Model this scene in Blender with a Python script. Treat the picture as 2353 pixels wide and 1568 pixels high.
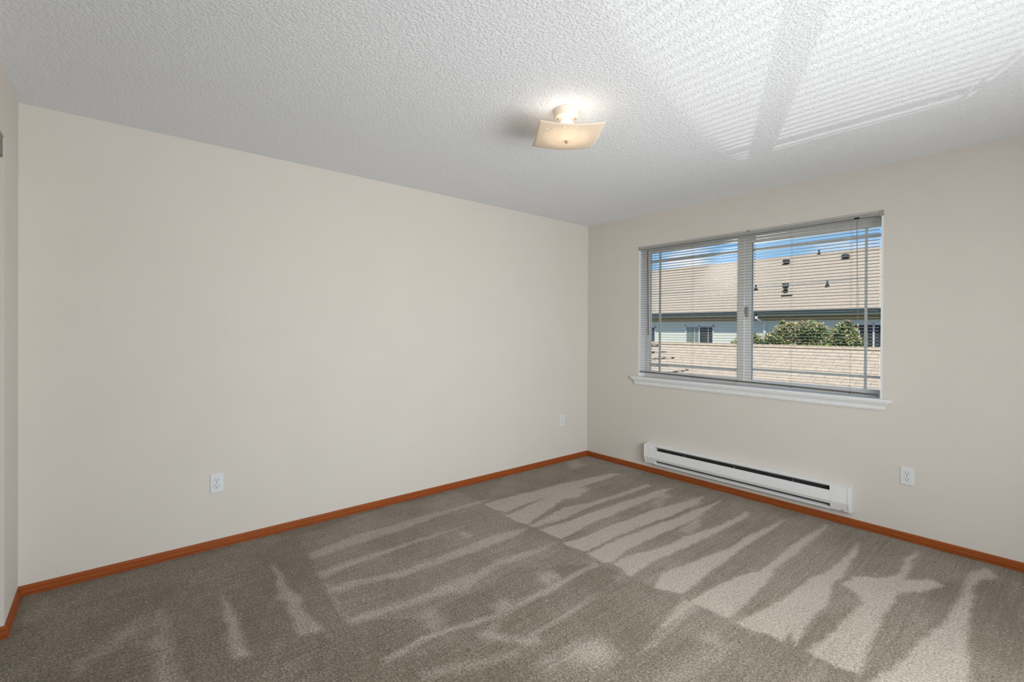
import bpy, math, random
import numpy as np
from mathutils import Vector, Matrix

random.seed(7)
scene = bpy.context.scene
COL = scene.collection
for o in list(bpy.data.objects):
    bpy.data.objects.remove(o)

FILL_W = 120  # power of the added fill lamp
BULB_W = 0.04
DOWN_W = 0.2

# ------------------------------------------------------------------ camera
H = 2.44                      # ceiling height
RX, RY = 4.10, -4.25          # room spans x 0..RX, y RY..0
F_PX, YAW, PITCH, ROLL = 1095.15, -0.8723, -0.0044, 0.0055
cam_d = bpy.data.cameras.new('camera')
cam = bpy.data.objects.new('camera', cam_d)
COL.objects.link(cam)
cp, sp = math.cos(PITCH), math.sin(PITCH)
fw = Vector((math.sin(YAW) * cp, math.cos(YAW) * cp, sp))
r0 = Vector((math.cos(YAW), -math.sin(YAW), 0))
u0 = r0.cross(fw)
cr, sr = math.cos(ROLL), math.sin(ROLL)
rr = r0 * cr + u0 * sr
uu = -r0 * sr + u0 * cr
M = Matrix((rr, uu, -fw)).transposed().to_4x4()
M.translation = Vector((3.3575, -3.9053, 1.3344))
cam.matrix_world = M
cam_d.sensor_width = 36.0
cam_d.sensor_fit = 'HORIZONTAL'
cam_d.lens = 36.0 * F_PX / 2353.0
cam_d.shift_x = 5.38 / 2353.0
cam_d.shift_y = -20.69 / 2353.0
cam_d.clip_start = 0.02
cam_d.clip_end = 500
scene.camera = cam

# ------------------------------------------------------------------ world, sun, exposure
vs = scene.view_settings
vs.view_transform = 'Standard'
vs.look = 'None'
vs.gamma = 1.0
vs.exposure = 0.0
vs.use_curve_mapping = False

world = bpy.data.worlds.new('world')
scene.world = world
world.use_nodes = True
nt = world.node_tree
nt.nodes.clear()
wo = nt.nodes.new('ShaderNodeOutputWorld')
bg = nt.nodes.new('ShaderNodeBackground')
tc = nt.nodes.new('ShaderNodeTexCoord')
sep = nt.nodes.new('ShaderNodeSeparateXYZ')
nt.links.new(tc.outputs['Generated'], sep.inputs[0])
ramp = nt.nodes.new('ShaderNodeValToRGB')
ramp.color_ramp.elements[0].position = 0.0
ramp.color_ramp.elements[0].color = (0.42, 0.40, 0.36, 1)
ramp.color_ramp.elements[1].position = 1.0
ramp.color_ramp.elements[1].color = (0.10, 0.30, 0.85, 1)
for pos, c in ((0.488, (0.42, 0.40, 0.36, 1)), (0.502, (0.42, 0.72, 1.0, 1)), (0.60, (0.24, 0.55, 0.98, 1)), (0.70, (0.15, 0.42, 0.92, 1))):
    e = ramp.color_ramp.elements.new(pos)
    e.color = c
ma = nt.nodes.new('ShaderNodeMath')
ma.operation = 'MULTIPLY_ADD'
ma.inputs[1].default_value = 0.5
ma.inputs[2].default_value = 0.5
nt.links.new(sep.outputs[2], ma.inputs[0])
nt.links.new(ma.outputs[0], ramp.inputs[0])
mp = nt.nodes.new('ShaderNodeMapping')
mp.inputs['Scale'].default_value = (1, 1, 3.2)
mp.inputs['Location'].default_value = (0.35, 0.1, 0.0)
nt.links.new(tc.outputs['Generated'], mp.inputs[0])
cn = nt.nodes.new('ShaderNodeTexNoise')
cn.inputs['Scale'].default_value = 5.5
cn.inputs['Detail'].default_value = 7
cn.inputs['Roughness'].default_value = 0.55
nt.links.new(mp.outputs[0], cn.inputs[0])
cr2 = nt.nodes.new('ShaderNodeMapRange')
cr2.inputs['From Min'].default_value = 0.50
cr2.inputs['From Max'].default_value = 0.66
nt.links.new(cn.outputs[0], cr2.inputs[0])
gt = nt.nodes.new('ShaderNodeMapRange')           # clouds only above the horizon
gt.inputs['From Min'].default_value = 0.0
gt.inputs['From Max'].default_value = 0.03
nt.links.new(sep.outputs[2], gt.inputs[0])
mm = nt.nodes.new('ShaderNodeMath')
mm.operation = 'MULTIPLY'
nt.links.new(cr2.outputs[0], mm.inputs[0])
nt.links.new(gt.outputs[0], mm.inputs[1])
mix = nt.nodes.new('ShaderNodeMix')
mix.data_type = 'RGBA'
mix.inputs[7].default_value = (0.92, 0.95, 1.0, 1)
nt.links.new(mm.outputs[0], mix.inputs[0])
nt.links.new(ramp.outputs[0], mix.inputs[6])
nt.links.new(mix.outputs[2], bg.inputs[0])
bg.inputs[1].default_value = 1.0
nt.links.new(bg.outputs[0], wo.inputs[0])

def lamp(name, kind, loc, power, **kw):
    d = bpy.data.lights.new(name, kind)
    d.energy = power
    for k, v in kw.items():
        setattr(d, k, v)
    o = bpy.data.objects.new(name, d)
    o.location = loc
    COL.objects.link(o)
    return o

sun = lamp('sun', 'SUN', (0, -20, 30), 4.2, angle=0.009, color=(1.0, 0.94, 0.84))
sun.rotation_euler = Vector((-0.35, 0.62, -0.95)).to_track_quat('-Z', 'Y').to_euler()
# sunlight thrown up through the window by a glossy surface low in the yard
gl_pos = Vector((1.585 - 0.522 * 9.6, 9.6, -2.02))
glint = lamp('sun_glint', 'SPOT', gl_pos, 3500, shadow_soft_size=0.035, spot_blend=0.12, color=(1.0, 0.98, 0.95))
aim = Vector((2.50, 0.05, 1.02)) - gl_pos
glint.rotation_euler = aim.to_track_quat('-Z', 'Y').to_euler()
glint.data.spot_size = 2 * math.atan(1.50 / aim.length)

# added fill light, set in an added unseen window opening beside the camera
W2 = (-3.30, -1.15, 0.40, 1.80)
fill_lamp = lamp('added_fill', 'AREA', (RX + 0.112, (W2[0] + W2[1]) / 2, (W2[2] + W2[3]) / 2), FILL_W, shape='RECTANGLE', size=W2[3] - W2[2] - 0.02, size_y=W2[1] - W2[0] - 0.02, color=(1.0, 1.0, 1.0))
fill_lamp.rotation_euler = (0, math.pi / 2, 0)

# ------------------------------------------------------------------ materials
def mat(name, color, rough=0.5, spec=0.5, metal=0.0, noise=None, bump=None, noise_amt=0.0, emit=None):
    """noise=(scale, detail): colour variation; bump=(scale, detail, strength, distance)"""
    m = bpy.data.materials.new(name)
    m.use_nodes = True
    n = m.node_tree
    b = n.nodes['Principled BSDF']
    b.inputs['Base Color'].default_value = (*color, 1)
    b.inputs['Roughness'].default_value = rough
    b.inputs['Specular IOR Level'].default_value = spec
    b.inputs['Metallic'].default_value = metal
    t = n.nodes.new('ShaderNodeTexCoord')
    if noise:
        x = n.nodes.new('ShaderNodeTexNoise')
        x.inputs['Scale'].default_value = noise[0]
        x.inputs['Detail'].default_value = noise[1]
        n.links.new(t.outputs['Object'], x.inputs[0])
        r = n.nodes.new('ShaderNodeMapRange')
        r.inputs['From Min'].default_value = 0.3
        r.inputs['From Max'].default_value = 0.7
        r.inputs['To Min'].default_value = 1 - noise_amt
        r.inputs['To Max'].default_value = 1 + noise_amt
        n.links.new(x.outputs[0], r.inputs[0])
        v = n.nodes.new('ShaderNodeVectorMath')
        v.operation = 'SCALE'
        v.inputs[0].default_value = color
        n.links.new(r.outputs[0], v.inputs['Scale'])
        n.links.new(v.outputs[0], b.inputs['Base Color'])
    if bump:
        x = n.nodes.new('ShaderNodeTexNoise')
        x.inputs['Scale'].default_value = bump[0]
        x.inputs['Detail'].default_value = bump[1]
        n.links.new(t.outputs['Object'], x.inputs[0])
        q = n.nodes.new('ShaderNodeBump')
        q.inputs['Strength'].default_value = bump[2]
        q.inputs['Distance'].default_value = bump[3]
        n.links.new(x.outputs[0], q.inputs['Height'])
        n.links.new(q.outputs[0], b.inputs['Normal'])
    if emit:
        b.inputs['Emission Color'].default_value = (*emit[0], 1)
        b.inputs['Emission Strength'].default_value = emit[1]
    return m

M_WALL = mat('wall_paint', (0.680, 0.640, 0.590), 0.75, 0.25, noise=(3, 3), noise_amt=0.012, bump=(170, 3, 0.35, 0.0012))
M_WHITE = mat('white_enamel', (0.80, 0.80, 0.80), 0.35, 0.5, noise=(20, 2), noise_amt=0.015)
M_VINYL = mat('white_vinyl', (0.84, 0.84, 0.83), 0.4, 0.5, noise=(20, 2), noise_amt=0.015)
M_TRIMW = mat('white_trim_paint', (0.80, 0.81, 0.83), 0.4, 0.5, noise=(30, 2), noise_amt=0.02, bump=(60, 2, 0.1, 0.001))
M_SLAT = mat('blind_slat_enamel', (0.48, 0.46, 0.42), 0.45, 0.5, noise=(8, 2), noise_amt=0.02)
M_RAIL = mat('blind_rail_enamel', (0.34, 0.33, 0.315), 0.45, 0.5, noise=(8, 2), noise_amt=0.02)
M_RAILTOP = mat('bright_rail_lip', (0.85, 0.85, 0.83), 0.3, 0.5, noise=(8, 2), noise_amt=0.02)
M_CORD = mat('blind_cord', (0.30, 0.27, 0.24), 0.8, 0.2, noise=(200, 2), noise_amt=0.1)
M_WAND = mat('tilt_wand_plastic', (0.07, 0.055, 0.05), 0.3, 0.5, noise=(50, 2), noise_amt=0.05)
M_TASSEL = mat('tassel_plastic', (0.62, 0.58, 0.52), 0.4, 0.5, noise=(50, 2), noise_amt=0.05)
M_DARK = mat('dark_steel', (0.05, 0.05, 0.052), 0.5, 0.5, noise=(30, 2), noise_amt=0.2)
M_BRAIL = mat('bottom_rail_enamel', (0.13, 0.115, 0.10), 0.5, 0.4, noise=(8, 2), noise_amt=0.05)
M_FASCIA = mat('taupe_header', (0.27, 0.245, 0.215), 0.7, 0.3, noise=(8, 2), noise_amt=0.03)  # one even taupe for the header board, darker than the walls
M_FIN = mat('heater_fin_steel', (0.055, 0.055, 0.058), 0.45, 0.5, metal=0.3, noise=(30, 2), noise_amt=0.2)
M_BLACK = mat('slot_black', (0.012, 0.012, 0.012), 0.7, 0.2, noise=(30, 2), noise_amt=0.2)
M_PLATE = mat('outlet_plastic', (0.73, 0.74, 0.77), 0.35, 0.5, noise=(40, 2), noise_amt=0.01)
M_HEAT = mat('heater_enamel', (0.84, 0.845, 0.86), 0.42, 0.5, noise=(40, 2), noise_amt=0.015)
M_CANOPY = mat('cream_canopy_enamel', (0.80, 0.72, 0.62), 0.4, 0.5, noise=(40, 2), noise_amt=0.015)
M_BRASS = mat('brushed_nickel_finial', (0.45, 0.36, 0.24), 0.35, 0.5, metal=0.7, noise=(80, 2), noise_amt=0.1)

def wood():
    m = bpy.data.materials.new('stained_oak')
    m.use_nodes = True
    n = m.node_tree
    b = n.nodes['Principled BSDF']
    b.inputs['Roughness'].default_value = 0.5
    b.inputs['Specular IOR Level'].default_value = 0.18
    t = n.nodes.new('ShaderNodeTexCoord')
    mp = n.nodes.new('ShaderNodeMapping')
    mp.inputs['Scale'].default_value = (6, 6, 260)
    n.links.new(t.outputs['Object'], mp.inputs[0])
    x = n.nodes.new('ShaderNodeTexNoise')
    x.inputs['Scale'].default_value = 1.0
    x.inputs['Detail'].default_value = 4
    n.links.new(mp.outputs[0], x.inputs[0])
    r = n.nodes.new('ShaderNodeValToRGB')
    r.color_ramp.elements[0].position = 0.3
    r.color_ramp.elements[0].color = (0.27, 0.066, 0.015, 1)
    r.color_ramp.elements[1].position = 0.7
    r.color_ramp.elements[1].color = (0.36, 0.092, 0.022, 1)
    n.links.new(x.outputs[0], r.inputs[0])
    n.links.new(r.outputs[0], b.inputs['Base Color'])
    return m
M_WOOD = wood()

def ceiling_mat():
    m = bpy.data.materials.new('textured_ceiling_paint')
    m.use_nodes = True
    n = m.node_tree
    b = n.nodes['Principled BSDF']
    b.inputs['Base Color'].default_value = (0.86, 0.875, 0.92, 1)
    b.inputs['Roughness'].default_value = 0.85
    b.inputs['Specular IOR Level'].default_value = 0.15
    t = n.nodes.new('ShaderNodeTexCoord')
    x = n.nodes.new('ShaderNodeTexNoise')
    x.inputs['Scale'].default_value = 80
    x.inputs['Detail'].default_value = 4.0
    x.inputs['Roughness'].default_value = 0.62
    n.links.new(t.outputs['Object'], x.inputs[0])
    r = n.nodes.new('ShaderNodeMapRange')
    r.inputs['From Min'].default_value = 0.36
    r.inputs['From Max'].default_value = 0.56
    n.links.new(x.outputs[0], r.inputs[0])
    q = n.nodes.new('ShaderNodeBump')
    q.inputs['Strength'].default_value = 0.75
    q.inputs['Distance'].default_value = 0.0024
    n.links.new(r.outputs[0], q.inputs['Height'])
    n.links.new(q.outputs[0], b.inputs['Normal'])
    return m
M_CEIL = ceiling_mat()

def carpet_mat():
    m = bpy.data.materials.new('cut_pile_carpet')
    m.use_nodes = True
    n = m.node_tree
    b = n.nodes['Principled BSDF']
    b.inputs['Roughness'].default_value = 1.0
    b.inputs['Specular IOR Level'].default_value = 0.05
    b.inputs['Sheen Weight'].default_value = 0.15
    t = n.nodes.new('ShaderNodeTexCoord')
    a = n.nodes.new('ShaderNodeAttribute')
    a.attribute_name = 'pile'
    def noise(scale, detail, rough=0.6, sc=None):
        x = n.nodes.new('ShaderNodeTexNoise')
        x.inputs['Scale'].default_value = scale
        x.inputs['Detail'].default_value = detail
        x.inputs['Roughness'].default_value = rough
        if sc:
            k = n.nodes.new('ShaderNodeMapping')
            k.inputs['Scale'].default_value = sc
            n.links.new(t.outputs['Object'], k.inputs[0])
            n.links.new(k.outputs[0], x.inputs[0])
        else:
            n.links.new(t.outputs['Object'], x.inputs[0])
        return x.outputs[0]
    def math_(op, i, j):
        q = n.nodes.new('ShaderNodeMath')
        q.operation = op
        for k, v in enumerate((i, j)):
            if isinstance(v, (int, float)):
                q.inputs[k].default_value = v
            else:
                n.links.new(v, q.inputs[k])
        return q.outputs[0]
    tuft = noise(105, 3, 0.75)
    fine = noise(330, 2, 0.6)
    streak = noise(1.0, 4, 0.7, (60, 2.2, 1))
    blot = noise(6, 3, 0.6)
    # pile direction, broken up at its edges by the tufts
    p = math_('ADD', a.outputs['Fac'], math_('MULTIPLY', math_('SUBTRACT', tuft, 0.5), 1.2))
    p = math_('ADD', p, math_('MULTIPLY', math_('SUBTRACT', streak, 0.5), 0.9))
    p = math_('ADD', p, math_('MULTIPLY', math_('SUBTRACT', blot, 0.5), 0.35))
    r = n.nodes.new('ShaderNodeValToRGB')
    r.color_ramp.elements[0].position = 0.0
    r.color_ramp.elements[0].color = (0.190, 0.156, 0.112, 1)
    r.color_ramp.elements[1].position = 1.0
    r.color_ramp.elements[1].color = (0.46, 0.402, 0.338, 1)
    n.links.new(p, r.inputs[0])
    g = math_('ADD', math_('MULTIPLY', tuft, 1.1), math_('MULTIPLY', fine, 0.9))
    g = math_('ADD', math_('MULTIPLY', math_('SUBTRACT', g, 1.0), 1.9), 1.0)
    v = n.nodes.new('ShaderNodeVectorMath')
    v.operation = 'SCALE'
    n.links.new(r.outputs[0], v.inputs[0])
    n.links.new(g, v.inputs['Scale'])
    n.links.new(v.outputs[0], b.inputs['Base Color'])
    q = n.nodes.new('ShaderNodeBump')
    q.inputs['Strength'].default_value = 0.6
    q.inputs['Distance'].default_value = 0.006
    n.links.new(math_('ADD', tuft, fine), q.inputs['Height'])
    n.links.new(q.outputs[0], b.inputs['Normal'])
    return m
M_CARPET = carpet_mat()

def glass_mat(name, tint=(0.97, 0.985, 0.98), gloss=0.06):
    m = bpy.data.materials.new(name)
    m.use_nodes = True
    n = m.node_tree
    n.nodes.clear()
    o = n.nodes.new('ShaderNodeOutputMaterial')
    tr = n.nodes.new('ShaderNodeBsdfTransparent')
    tr.inputs[0].default_value = (*tint, 1)
    gl = n.nodes.new('ShaderNodeBsdfGlossy')
    gl.inputs['Roughness'].default_value = 0.02
    mx = n.nodes.new('ShaderNodeMixShader')
    fr = n.nodes.new('ShaderNodeFresnel')
    fr.inputs[0].default_value = 1.45
    ml = n.nodes.new('ShaderNodeMath')
    ml.operation = 'MULTIPLY'
    ml.inputs[1].default_value = gloss / 0.06
    n.links.new(fr.outputs[0], ml.inputs[0])
    n.links.new(ml.outputs[0], mx.inputs[0])
    n.links.new(tr.outputs[0], mx.inputs[1])
    n.links.new(gl.outputs[0], mx.inputs[2])
    n.links.new(mx.outputs[0], o.inputs[0])
    return m
M_GLASS = glass_mat('window_glass', gloss=0.03)

def shade_mat():
    m = bpy.data.materials.new('frosted_cream_glass')
    m.use_nodes = True
    n = m.node_tree
    n.nodes.clear()
    o = n.nodes.new('ShaderNodeOutputMaterial')
    tl = n.nodes.new('ShaderNodeBsdfTranslucent')
    tl.inputs[0].default_value = (0.97, 0.84, 0.66, 1)
    df = n.nodes.new('ShaderNodeBsdfDiffuse')
    df.inputs[0].default_value = (0.97, 0.86, 0.74, 1)
    tr = n.nodes.new('ShaderNodeBsdfTransparent')
    tr.inputs[0].default_value = (1.0, 1.0, 1.0, 1)
    gl = n.nodes.new('ShaderNodeBsdfGlossy')
    gl.inputs['Roughness'].default_value = 0.15
    m1 = n.nodes.new('ShaderNodeMixShader')
    m1.inputs[0].default_value = 0.66
    m2 = n.nodes.new('ShaderNodeMixShader')
    m2.inputs[0].default_value = SHADE_CLEAR
    m3 = n.nodes.new('ShaderNodeMixShader')
    m3.inputs[0].default_value = 0.04
    n.links.new(tl.outputs[0], m1.inputs[1])
    n.links.new(df.outputs[0], m1.inputs[2])
    n.links.new(m1.outputs[0], m2.inputs[1])
    n.links.new(tr.outputs[0], m2.inputs[2])
    n.links.new(m2.outputs[0], m3.inputs[1])
    n.links.new(gl.outputs[0], m3.inputs[2])
    n.links.new(m3.outputs[0], o.inputs[0])
    return m
SHADE_CLEAR = 0.05
M_SHADE = shade_mat()

def shingle_mat(name, w, h, c1, c2, mort, msize):
    m = bpy.data.materials.new(name)
    m.use_nodes = True
    n = m.node_tree
    b = n.nodes['Principled BSDF']
    b.inputs['Roughness'].default_value = 0.95
    b.inputs['Specular IOR Level'].default_value = 0.1
    t = n.nodes.new('ShaderNodeTexCoord')
    k = n.nodes.new('ShaderNodeTexBrick')
    k.inputs['Scale'].default_value = 1.0
    k.inputs['Brick Width'].default_value = w
    k.inputs['Row Height'].default_value = h
    k.inputs['Mortar Size'].default_value = msize
    k.inputs['Mortar Smooth'].default_value = 0.2
    k.inputs['Bias'].default_value = 0.0
    k.inputs['Color1'].default_value = (*c1, 1)
    k.inputs['Color2'].default_value = (*c2, 1)
    k.inputs['Mortar'].default_value = (*mort, 1)
    k.offset = 0.37
    n.links.new(t.outputs['Object'], k.inputs[0])
    x = n.nodes.new('ShaderNodeTexNoise')
    x.inputs['Scale'].default_value = 9
    x.inputs['Detail'].default_value = 6
    x.inputs['Roughness'].default_value = 0.7
    n.links.new(t.outputs['Object'], x.inputs[0])
    r = n.nodes.new('ShaderNodeMapRange')
    r.inputs['From Min'].default_value = 0.3
    r.inputs['From Max'].default_value = 0.7
    r.inputs['To Min'].default_value = 0.86
    r.inputs['To Max'].default_value = 1.12
    n.links.new(x.outputs[0], r.inputs[0])
    v = n.nodes.new('ShaderNodeVectorMath')
    v.operation = 'SCALE'
    n.links.new(k.outputs[0], v.inputs[0])
    n.links.new(r.outputs[0], v.inputs['Scale'])
    n.links.new(v.outputs[0], b.inputs['Base Color'])
    return m

def siding_mat():
    m = bpy.data.materials.new('pale_lap_siding')
    m.use_nodes = True
    n = m.node_tree
    b = n.nodes['Principled BSDF']
    b.inputs['Roughness'].default_value = 0.7
    t = n.nodes.new('ShaderNodeTexCoord')
    s = n.nodes.new('ShaderNodeSeparateXYZ')
    n.links.new(t.outputs['Object'], s.inputs[0])
    q = n.nodes.new('ShaderNodeMath')
    q.operation = 'MULTIPLY'
    q.inputs[1].default_value = 1 / 0.18
    n.links.new(s.outputs[2], q.inputs[0])
    f = n.nodes.new('ShaderNodeMath')
    f.operation = 'FRACT'
    n.links.new(q.outputs[0], f.inputs[0])
    bp = n.nodes.new('ShaderNodeBump')
    bp.inputs['Strength'].default_value = 1.0
    bp.inputs['Distance'].default_value = 0.03
    bp.invert = True
    n.links.new(f.outputs[0], bp.inputs['Height'])
    n.links.new(bp.outputs[0], b.inputs['Normal'])
    b.inputs['Base Color'].default_value = (0.72, 0.72, 0.60, 1)
    return m

# ------------------------------------------------------------------ mesh helpers
class MB:
    """collects shapes into one mesh"""
    def __init__(self):
        self.v, self.f, self.sm = [], [], []
    def add(self, verts, faces, smooth=False):
        k = len(self.v)
        self.v += [tuple(p) for p in verts]
        self.f += [tuple(i + k for i in q) for q in faces]
        self.sm += [smooth] * len(faces)
        return self
    def box(self, a, b, xf=None):
        x0, y0, z0 = a
        x1, y1, z1 = b
        vs_ = [(x0, y0, z0), (x1, y0, z0), (x1, y1, z0), (x0, y1, z0), (x0, y0, z1), (x1, y0, z1), (x1, y1, z1), (x0, y1, z1)]
        if xf:
            vs_ = [tuple(xf @ Vector(p)) for p in vs_]
        return self.add(vs_, [(0, 3, 2, 1), (4, 5, 6, 7), (0, 1, 5, 4), (1, 2, 6, 5), (2, 3, 7, 6), (3, 0, 4, 7)])
    def prism_x(self, prof, x0, x1, smooth=False, ex=None):
        """closed profile of (y, z) points run along x; ex = end offsets per point"""
        n = len(prof)
        ex = ex or [0] * n
        vv = [(x0 - ex[i], p[0], p[1]) for i, p in enumerate(prof)] + [(x1 + ex[i], p[0], p[1]) for i, p in enumerate(prof)]
        fs = [(i, (i + 1) % n, n + (i + 1) % n, n + i) for i in range(n)]
        self.add(vv, fs, smooth)
        self.add(vv, [tuple(range(n))[::-1], tuple(range(n, 2 * n))])
        return self
    def lathe(self, prof, center, seg=32, smooth=True, cap=True):
        """profile of (radius, z) about a vertical axis"""
        cx, cy, cz = center
        vv = []
        for (r, z) in prof:
            for i in range(seg):
                a = 2 * math.pi * i / seg
                vv.append((cx + r * math.cos(a), cy + r * math.sin(a), cz + z))
        fs = []
        for j in range(len(prof) - 1):
            for i in range(seg):
                k = (i + 1) % seg
                fs.append((j * seg + i, j * seg + k, (j + 1) * seg + k, (j + 1) * seg + i))
        self.add(vv, fs, smooth)
        if cap:
            m_ = (len(prof) - 1) * seg
            self.add(vv, [tuple(range(seg))[::-1], tuple(range(m_, m_ + seg))])
        return self
    def tube(self, pts, r, seg=6):
        pts = [Vector(p) for p in pts]
        rs = r if isinstance(r, (list, tuple)) else [r] * len(pts)
        vv = []
        for i, p in enumerate(pts):
            d = (pts[min(i + 1, len(pts) - 1)] - pts[max(i - 1, 0)]).normalized()
            a = d.cross(Vector((0.31, 0.22, 0.92)))
            if a.length < 1e-3:
                a = d.cross(Vector((1, 0, 0)))
            a.normalize()
            b = d.cross(a)
            for k in range(seg):
                t = 2 * math.pi * k / seg
                vv.append(p + (a * math.cos(t) + b * math.sin(t)) * rs[i])
        fs = []
        for i in range(len(pts) - 1):
            for k in range(seg):
                q = (k + 1) % seg
                fs.append((i * seg + k, i * seg + q, (i + 1) * seg + q, (i + 1) * seg + k))
        self.add(vv, fs, True)
        n = (len(pts) - 1) * seg
        self.add(vv, [tuple(range(seg))[::-1], tuple(range(n, n + seg))])
        return self
    def build(self, name, material, parent=None, loc=None, bevel=0, rot=None):
        me = bpy.data.meshes.new(name)
        me.from_pydata(self.v, [], self.f)
        me.polygons.foreach_set('use_smooth', self.sm)
        me.update()
        import bmesh
        bm = bmesh.new()
        bm.from_mesh(me)
        bmesh.ops.remove_doubles(bm, verts=bm.verts, dist=1e-6)
        bmesh.ops.recalc_face_normals(bm, faces=bm.faces)
        bm.to_mesh(me)
        bm.free()
        me.materials.append(material)
        o = bpy.data.objects.new(name, me)
        COL.objects.link(o)
        if parent:
            o.parent = parent
        if loc:
            o.location = loc
        if rot:
            o.rotation_euler = rot
        if bevel:
            w = o.modifiers.new('bevel', 'BEVEL')
            w.width = bevel
            w.segments = 2
            w.limit_method = 'ANGLE'
            w.angle_limit = math.radians(40)
        return o

def tag(o, label=None, cat=None, group=None, kind=None):
    if label: o['label'] = label
    if cat: o['category'] = cat
    if group: o['group'] = group
    if kind: o['kind'] = kind
    return o

def thing(name, loc, label, cat, group=None, kind=None, rz=0):
    o = bpy.data.objects.new(name, None)
    o.empty_display_size = 0.1
    o.location = loc
    o.rotation_euler = (0, 0, rz)
    COL.objects.link(o)
    return tag(o, label, cat, group, kind)

def copy_tree(o, parent=None):
    c = o.copy()
    COL.objects.link(c)
    c.parent = parent
    for ch in list(o.children):
        copy_tree(ch, c)
    return c

def sweep(prof, path):
    """profile of (offset to the left of the path, z) along a horizontal polyline with mitred corners"""
    P = [Vector((p[0], p[1])) for p in path]
    n = len(P)
    vv = []
    for i, p in enumerate(P):
        d0 = (P[i] - P[i - 1]).normalized() if i > 0 else None
        d1 = (P[i + 1] - P[i]).normalized() if i < n - 1 else None
        if d0 is None: d0 = d1
        if d1 is None: d1 = d0
        n0, n1 = Vector((-d0.y, d0.x)), Vector((-d1.y, d1.x))
        mt = (n0 + n1) / (1 + n0.dot(n1))
        for (o_, z) in prof:
            vv.append((p.x + mt.x * o_, p.y + mt.y * o_, z))
    m_ = len(prof)
    fs = []
    for i in range(n - 1):
        for k in range(m_):
            q = (k + 1) % m_
            fs.append((i * m_ + k, i * m_ + q, (i + 1) * m_ + q, (i + 1) * m_ + k))
    fs += [tuple(range(m_)), tuple(range((n - 1) * m_, n * m_))[::-1]]
    return MB().add(vv, fs)

# ------------------------------------------------------------------ room shell
# window opening in the right-hand wall (plane y = 0)
OX0, OX1, OZ0, OZ1 = 0.637, 2.533, 0.868, 2.14
WT = 0.16
def holed_wall(us, zs, hole, place):
    """front and back skins of a wall with one rectangular hole; us/zs = 4 (or 3) coordinates; place(u, depth, z)"""
    m = MB()
    for i in range(len(us) - 1):
        for j in range(len(zs) - 1):
            if (i, j) == hole:
                continue
            for d, fl in ((0, 0), (1, 1)):
                q = [place(us[i], d, zs[j]), place(us[i + 1], d, zs[j]), place(us[i + 1], d, zs[j + 1]), place(us[i], d, zs[j + 1])]
                m.add(q, [(0, 1, 2, 3) if fl == 0 else (3, 2, 1, 0)])
    i, j = hole
    a, b, c, d_ = us[i], us[i + 1], zs[j], zs[j + 1]
    edges = [((a, c), (a, d_)), ((b, c), (b, d_)), ((a, d_), (b, d_))]
    if j > 0:
        edges.append(((a, c), (b, c)))
    edges += [((us[0], zs[0]), (us[0], zs[-1])), ((us[-1], zs[0]), (us[-1], zs[-1])), ((us[0], zs[-1]), (us[-1], zs[-1]))]
    for (p, q) in edges:
        m.add([place(p[0], 0, p[1]), place(q[0], 0, q[1]), place(q[0], 1, q[1]), place(p[0], 1, p[1])], [(0, 1, 2, 3)])
    return m

w = holed_wall([-0.12, OX0, OX1, RX + 0.12], [0, OZ0, OZ1, H], (1, 1), lambda u, d, z: (u, d * WT, z)).build('wall_right', M_WALL)
tag(w, 'beige wall with the window and the white heater', 'wall', kind='structure')
w = MB().box((-0.12, RY - 0.8, 0), (0, 0, H)).build('wall_left', M_WALL)
tag(w, 'long plain beige wall on the left with two outlets', 'wall', kind='structure')
CX0, CX1, CZ = 0.402, 2.25, 2.145          # closet opening in the wall at y = RY
w = holed_wall([0, CX0, CX1, RX + 0.12], [0, CZ, H], (1, 0), lambda u, d, z: (u, RY - d * 0.12, z)).build('wall_front', M_WALL)
tag(w, 'narrow strip of beige wall with a doorway at the left edge', 'wall', kind='structure')
w = holed_wall([RY - 0.8, W2[0], W2[1], 0], [0, W2[2], W2[3], H], (1, 1), lambda u, d, z: (RX + d * 0.12, u, z)).build('wall_back', M_WALL)
tag(w, 'plain beige wall closing the room beside the camera', 'wall', kind='structure')
w = MB().box((0, RY - 0.92, 0), (RX, RY - 0.8, H)).build('wall_rear', M_WALL)
tag(w, 'beige wall inside the closet', 'wall', kind='structure')
w = MB().box((-0.12, RY - 0.92, H), (RX + 0.12, WT, H + 0.15)).build('ceiling', M_CEIL)
tag(w, 'grey-white ceiling with a coarse spattered texture', 'ceiling', kind='structure')
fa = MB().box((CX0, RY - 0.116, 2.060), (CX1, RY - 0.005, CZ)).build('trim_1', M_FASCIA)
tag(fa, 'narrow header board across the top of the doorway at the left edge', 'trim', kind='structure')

# baseboards: toe bead, groove, broad face, groove, stepped top
BP = [(0, 0), (0.0140, 0), (0.0152, 0.003), (0.0150, 0.0070), (0.0125, 0.0090), (0.0085, 0.0098), (0.0085, 0.0116), (0.0122, 0.0124), (0.0130, 0.0150),
      (0.0130, 0.0305), (0.0120, 0.0325), (0.0082, 0.0332), (0.0082, 0.0348), (0.0105, 0.0356), (0.0105, 0.0376), (0.0086, 0.0390), (0.0080, 0.0460), (0.0060, 0.0500), (0, 0.0510)]
o = sweep([(-a, b) for a, b in BP], [(0.0, RY), (0.0, 0.0)]).build('baseboard_left', M_WOOD)
tag(o, 'reddish stained wood baseboard along the long left wall', 'baseboard', kind='structure')
o = sweep([(-a, b) for a, b in BP], [(0.0, 0.0), (RX, 0.0)]).build('baseboard_right', M_WOOD)
tag(o, 'reddish stained wood baseboard under the window and the white heater', 'baseboard', kind='structure')
o = sweep([(a, b) for a, b in BP], [(0.0135, RY), (CX0, RY), (CX0, RY - 0.12)]).build('baseboard_front', M_WOOD)
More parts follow.
